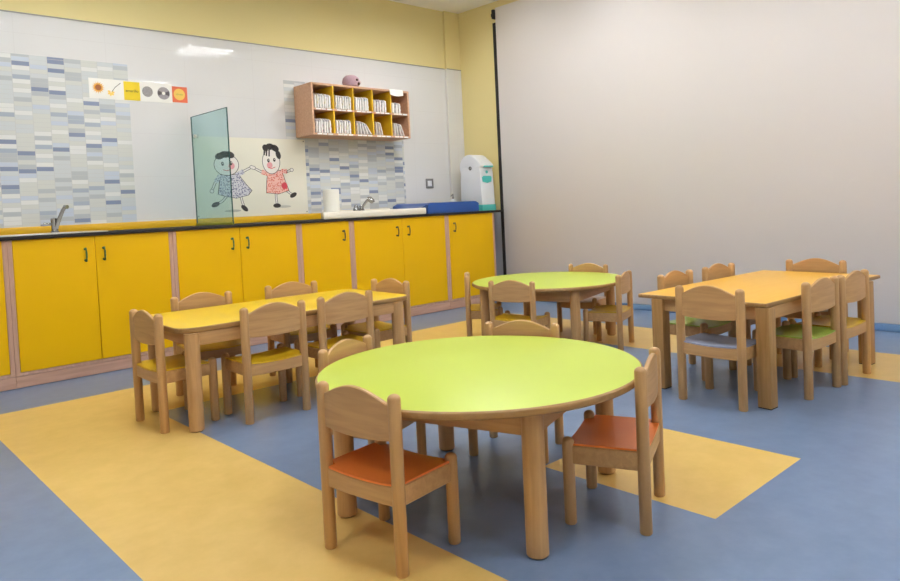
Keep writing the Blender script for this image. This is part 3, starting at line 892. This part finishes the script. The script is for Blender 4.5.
# ------------------------------------------------------------------ chairs
def make_chair(H_, seat_z, s, d, seatmat, name='child_chair'):
    """low wooden chair, faces +y; s, d: post spacing and leg spacing"""
    t = thing(name, '', 'chair', (0, 0, 0), 0, 'low wooden children chairs around the tables')
    r = .0186 if H_ < .53 else .0208; k = H_ / .495
    for sx in (-1, 1):
        bm = bmesh.new(); post(bm, sx * s / 2, -d / 2, 0, H_, r); obj('back_post', bm, WZ, t)
    for sx in (-1, 1):
        bm = bmesh.new(); post(bm, sx * s / 2, d / 2, 0, seat_z + .018, r); obj('leg', bm, WZ, t)
    dip = .009
    def zt(u, off=0.0): return seat_z - off - dip * (1 - (2 * u / s) ** 2)
    us = lin(-s / 2, s / 2, 15); rh = .056
    bm = bmesh.new()
    for yy in (-d / 2, d / 2):
        slab(bm, us, lambda u: seat_z - .012 - rh + .004 * (2 * u / s) ** 2, lambda u: zt(u, .0065), lambda u: yy, .019, 'y')
    vs = lin(-d / 2, d / 2, 5)
    for xx in (-s / 2, s / 2):
        slab(bm, vs, lambda u: seat_z - .008 - rh, lambda u: seat_z - .0066, lambda u: xx, .019, 'x')
    obj('seat_frame', bm, WX, t)
    # laminate seat: saddle-dipped, notched round the posts
    bm = bmesh.new(); ht = .006
    def sheet(xa, xb, ya, yb, nx, ny):
        b = bmesh.new()
        X = lin(xa, xb, nx); Y = lin(ya, yb, ny)
        def zz(x, y):
            f = max(0, (y - d * .30) / (d * .25))
            return zt(x) - .006 * f * f
        T = [[b.verts.new((x, y, zz(x, y))) for y in Y] for x in X]; B = [[b.verts.new((x, y, zz(x, y) - ht)) for y in Y] for x in X]
        for i in range(nx - 1):
            for j in range(ny - 1):
                b.faces.new((T[i][j], T[i + 1][j], T[i + 1][j + 1], T[i][j + 1])); b.faces.new((B[i][j], B[i][j + 1], B[i + 1][j + 1], B[i + 1][j]))
        for i in range(nx - 1):
            b.faces.new((T[i][0], B[i][0], B[i + 1][0], T[i + 1][0])); b.faces.new((T[i][-1], T[i + 1][-1], B[i + 1][-1], B[i][-1]))
        for j in range(ny - 1):
            b.faces.new((T[0][j], T[0][j + 1], B[0][j + 1], B[0][j])); b.faces.new((T[-1][j], B[-1][j], B[-1][j + 1], T[-1][j + 1]))
        bmesh.ops.recalc_face_normals(b, faces=b.faces); merge(bm, b)
    g_ = r + .0004
    sheet(-s / 2 + g_, s / 2 - g_, -d / 2 - .009, d / 2 + .012, 13, 12)
    sheet(-s / 2 - .009, -s / 2 + g_, -d / 2 + g_, d / 2 - g_, 3, 8); sheet(s / 2 - g_, s / 2 + .009, -d / 2 + g_, d / 2 - g_, 3, 8)
    obj('seat', bm, seatmat, t)
    # backrest with the humped top edge, bowed a little
    ub = lin(-s / 2 + .004, s / 2 - .004, 33)
    def hi(u):
        a = min(1, abs(u) / (s / 2 - r)); return H_ - .030 * k + (.037 * k) * (.8 * (1 - a * a) + .2 * (.5 + .5 * math.cos(PI * a)))
    def lo(u): return H_ - .128 * k - .008 * (1 - (2 * u / s) ** 2)
    bm = bmesh.new(); slab(bm, ub, lo, hi, lambda u: -d / 2 - .012 * (1 - (2 * u / s) ** 2), .015, 'y')
    obj('backrest', bm, WX, t)
    return t

SMALL = {}; LARGE = {}
SD, LD = .228, .25
def place(kind, seatname, seatmat, mx, my, face_deg, label):
    """(mx, my): floor point midway between the two back posts; face_deg: direction the sitter looks"""
    store = SMALL if kind == 'small' else LARGE
    d = SD if kind == 'small' else LD
    a = R_(face_deg)
    loc = (mx + math.cos(a) * d / 2, my + math.sin(a) * d / 2, 0); rz = a - PI / 2
    if seatname not in store:
        if store:
            src = next(iter(store.values()))
            t = dup(src, label, loc, rz)
            for ch in t.children:
                if ch.name.split('.')[0] == 'seat':
                    ch.data = ch.data.copy(); ch.data.materials.clear(); ch.data.materials.append(seatmat)
        else:
            t = make_chair(.501, .254, .291, SD, seatmat) if kind == 'small' else make_chair(.562, .294, .308, LD, seatmat)
            t.location = loc; t.rotation_euler = (0, 0, rz); t['label'] = label
        store[seatname] = t
        return t
    return dup(store[seatname], label, loc, rz)

# round lime table in front
place('small', 'o', OSEAT, 1.140, 1.646, 8, 'orange-seated wooden chair with its backrest to the viewer, nearest the yellow floor strip')
place('small', 'o', OSEAT, 1.9375, 1.2015, 113, 'orange-seated wooden chair seen side-on at the front round table beside the yellow square')
place('small', 'o', OSEAT, 1.523, 2.252, -70, 'wooden chair behind the front lime table with its back towards the long yellow table')
place('small', 'o', OSEAT, 2.211, 1.968, -157, 'wooden chair behind the front lime table, only its curved backrest showing over the tabletop')
# round lime table at the back
place('small', 'y', YSEAT, 3.585, 3.697, -45, 'yellow-seated chair at the back round table nearest the cabinets')
place('small', 'y', YSEAT, 3.365, 3.065, 17, 'yellow-seated chair with its backrest to the viewer at the back round table')
place('small', 'p', PKSEAT, 4.507, 3.294, -168, 'pale pink-seated chair behind the back round table in front of the white partition')
place('small', 'y', YSEAT, 4.067, 2.682, 109, 'yellow-seated chair seen side-on at the back round table near the rectangular orange table')
# long yellow table by the cabinets
place('large', 'y', YSEAT, 1.221, 3.498, 1, 'yellow-seated chair at the near end of the long yellow table, standing on the yellow strip')
place('large', 'y', YSEAT, 1.708, 3.140, 88, 'yellow-seated chair on the room side of the long yellow table, near its rounded corner')
place('large', 'y', YSEAT, 2.137, 3.144, 90, 'yellow-seated chair on the room side of the long yellow table, behind the front round table')
place('large', 'y', YSEAT, 1.706, 3.965, -96, 'chair between long yellow table and cabinets, below the glass screen')
place('large', 'y', YSEAT, 2.283, 3.95, -97, 'chair between long yellow table and cabinets, below the narrow one-door cabinet')
place('large', 'y', YSEAT, 2.693, 3.470, 182, 'yellow-seated chair at the far end of the long yellow table')
# rectangular orange table
place('large', 'b', BSEAT, 3.146, 1.612, -2.5, 'grey-blue-seated chair with its backrest to the viewer at the end of the orange table')
place('large', 'g', GSEAT, 3.702, 2.095, -91, 'green-seated chair behind the orange table, nearer the back round table')
place('large', 'c', PSEAT, 4.172, 2.067, -93, 'pale cream-seated chair behind the orange table, nearer the white partition')
place('large', 'c', PSEAT, 4.65, 1.673, 184, 'pale cream-seated chair at the far end of the orange table facing the viewer')
place('large', 'g', GSEAT, 3.650, 1.293, 86, 'green-seated chair on the open side of the orange table')
place('large', 'y', YSEAT, 4.015, 1.262, 87, 'yellow-seated chair on the open side of the orange table, farther along than the green one')

# ------------------------------------------------------------------ tables
def round_leg(bm, r, z0, z1):
    lathe(bm, [(0, z0), (r * .9, z0), (r, z0 + .004), (r, z1), (0, z1)], (0, 0, 0), 28)

def make_round_table(x, y, rot, label, rad, zt, lr, ox=0, oy=0):
    t = thing('round_table', label, 'table', (x, y, 0), rot, 'round lime tables')
    bm = bmesh.new(); th_ = .024
    b = bmesh.new()
    lathe(b, [(0, zt - th_), (rad - .006, zt - th_), (rad - .001, zt - th_ + .005), (rad, zt - .010), (rad - .002, zt - .004), (rad - .006, zt - .0006), (rad - .0085, zt), (0, zt)], (0, 0, 0), 96)
    for f in b.faces:
        if all(v.co.z > zt - .0003 for v in f.verts): f.material_index = 1
    merge(bm, b)
    obj('tabletop', bm, [EDGE, LIME], t, angle=30)
    pts = [(lr * math.cos(R_(k * 90)) + ox, lr * math.sin(R_(k * 90)) + oy) for k in range(4)]
    for k in range(4):
        bm = bmesh.new(); round_leg(bm, .0325, .003, zt - th_ - .0005); o = obj('leg', bm, WZ, t, (pts[k][0], pts[k][1], 0))
        bm = bmesh.new(); lathe(bm, [(0, 0), (.024, 0), (.024, .003), (0, .003)], (0, 0, 0), 20); obj('foot_pad', bm, PAD, o)
    for k in range(4):
        a, b2 = Vector(pts[k]), Vector(pts[(k + 1) % 4]); mid = (a + b2) / 2; ln = (b2 - a).length
        bm = bmesh.new(); box(bm, -ln / 2 + .024, ln / 2 - .024, -.011, .011, zt - th_ - .082, zt - th_ - .0006, .002)
        obj('apron', bm, WX, t, (mid.x, mid.y, 0), math.atan2(b2.y - a.y, b2.x - a.x))
    return t
make_round_table(1.693, 1.713, R_(-117 + 90), 'large round lime-green table in the foreground on round beech legs', .551, .45, .475, .0064, .015)
make_round_table(3.945, 3.235, R_(-120), 'round lime-green table at the back near the white partition', .548, .442, .478)

def rrect(hx, hy, r, n=8):
    pts = []
    for cx, cy, a0 in ((hx - r, hy - r, 0), (-hx + r, hy - r, 90), (-hx + r, -hy + r, 180), (hx - r, -hy + r, 270)):
        for k in range(n + 1):
            a = R_(a0 + 90 * k / n); pts.append((cx + r * math.cos(a), cy + r * math.sin(a)))
    return pts

def make_rect_table(x, y, rot, label, hx, hy, rc, zt, mats, square, inset, th_, insy, offy, offx=0):
    t = thing('rectangular_table', label, 'table', (x, y, 0), rot, 'rectangular tables')
    bm = bmesh.new(); b = bmesh.new()
    prism(b, rrect(hx, hy, rc), zt - th_, zt, .005, None, 0, 3)
    for f in b.faces:
        f.normal_update()
        if f.normal.z > .99: f.material_index = 1
    merge(bm, b)
    obj('tabletop', bm, mats, t, angle=30)
    px, py = hx - inset, hy - insy
    for sx, sy in ((-1, -1), (1, -1), (1, 1), (-1, 1)):
        bm = bmesh.new()
        if square: box(bm, -.033, .033, -.033, .033, .004, zt - th_ - .0005, .005, 2)
        else: round_leg(bm, .035, .003, zt - th_ - .0005)
        o = obj('leg', bm, OAKZ if square else WZ, t, (sx * px + offx, sy * py + offy, 0))
        bm = bmesh.new()
        if square: box(bm, -.031, .031, -.031, .031, 0, .004)
        else: lathe(bm, [(0, 0), (.027, 0), (.027, .003), (0, .003)], (0, 0, 0), 20)
        obj('foot_pad', bm, PAD, o)
    ah = .062
    for sy in (-1, 1):
        bm = bmesh.new(); box(bm, -px + .027, px - .027, -.011, .011, zt - th_ - ah, zt - th_ - .0006, .002); obj('apron', bm, WX, t, (offx, sy * py + offy, 0))
    for sx in (-1, 1):
        bm = bmesh.new(); box(bm, -.011, .011, -py + .027, py - .027, zt - th_ - ah, zt - th_ - .0006, .002); obj('apron', bm, WY, t, (sx * px + offx, offy, 0))
    return t
make_rect_table(1.972, 3.555, R_(-1.9), 'long narrow yellow table with rounded corners in front of the cabinets', .685, .345, .09, .489, [EDGE, YTOP], False, .085, .026, .085, -.068, -.025)
make_rect_table(3.915, 1.68, R_(-3.6), 'rectangular orange-yellow table with sharp corners on thick square legs', .677, .348, .008, .489, [EDGE, OTOP], True, .101, .02, .068, -.046, -.066)

# ------------------------------------------------------------------ camera, world, view
yaw, pitch, roll, fpx = .82203693, -.03674405, .04664361, 706.28
fw = Vector((math.cos(pitch) * math.cos(yaw), math.cos(pitch) * math.sin(yaw), math.sin(pitch)))
rt = Vector((math.sin(yaw), -math.cos(yaw), 0)); dn = fw.cross(rt)
cr_, sr_ = math.cos(roll), math.sin(roll)
r2 = rt * cr_ + dn * sr_; d2 = -rt * sr_ + dn * cr_
cam = bpy.data.cameras.new('camera'); co = bpy.data.objects.new('camera', cam); C.objects.link(co)
M = Matrix.Identity(4)
for i in range(3):
    M[i][0] = r2[i]; M[i][1] = -d2[i]; M[i][2] = -fw[i]
M[2][3] = 1.0
co.matrix_world = M
cam.sensor_width = 36.0; cam.sensor_fit = 'HORIZONTAL'; cam.lens = fpx / 900 * 36
cam.shift_y = -(290.5 - 232.177) / 900
cam.clip_start = .02
bpy.context.scene.camera = co

w = bpy.data.worlds.new('world'); bpy.context.scene.world = w; w.use_nodes = True
w.node_tree.nodes['Background'].inputs[0].default_value = (.8, .85, .9, 1); w.node_tree.nodes['Background'].inputs[1].default_value = .3
sc = bpy.context.scene
sc.view_settings.view_transform = 'Standard'; sc.view_settings.look = 'None'; sc.view_settings.gamma = 1.0
sc.view_settings.use_curve_mapping = False
sc.view_settings.exposure = -0.06
sc.cycles.use_denoising = True
sc.cycles.max_bounces = 10
sc.cycles.diffuse_bounces = 7
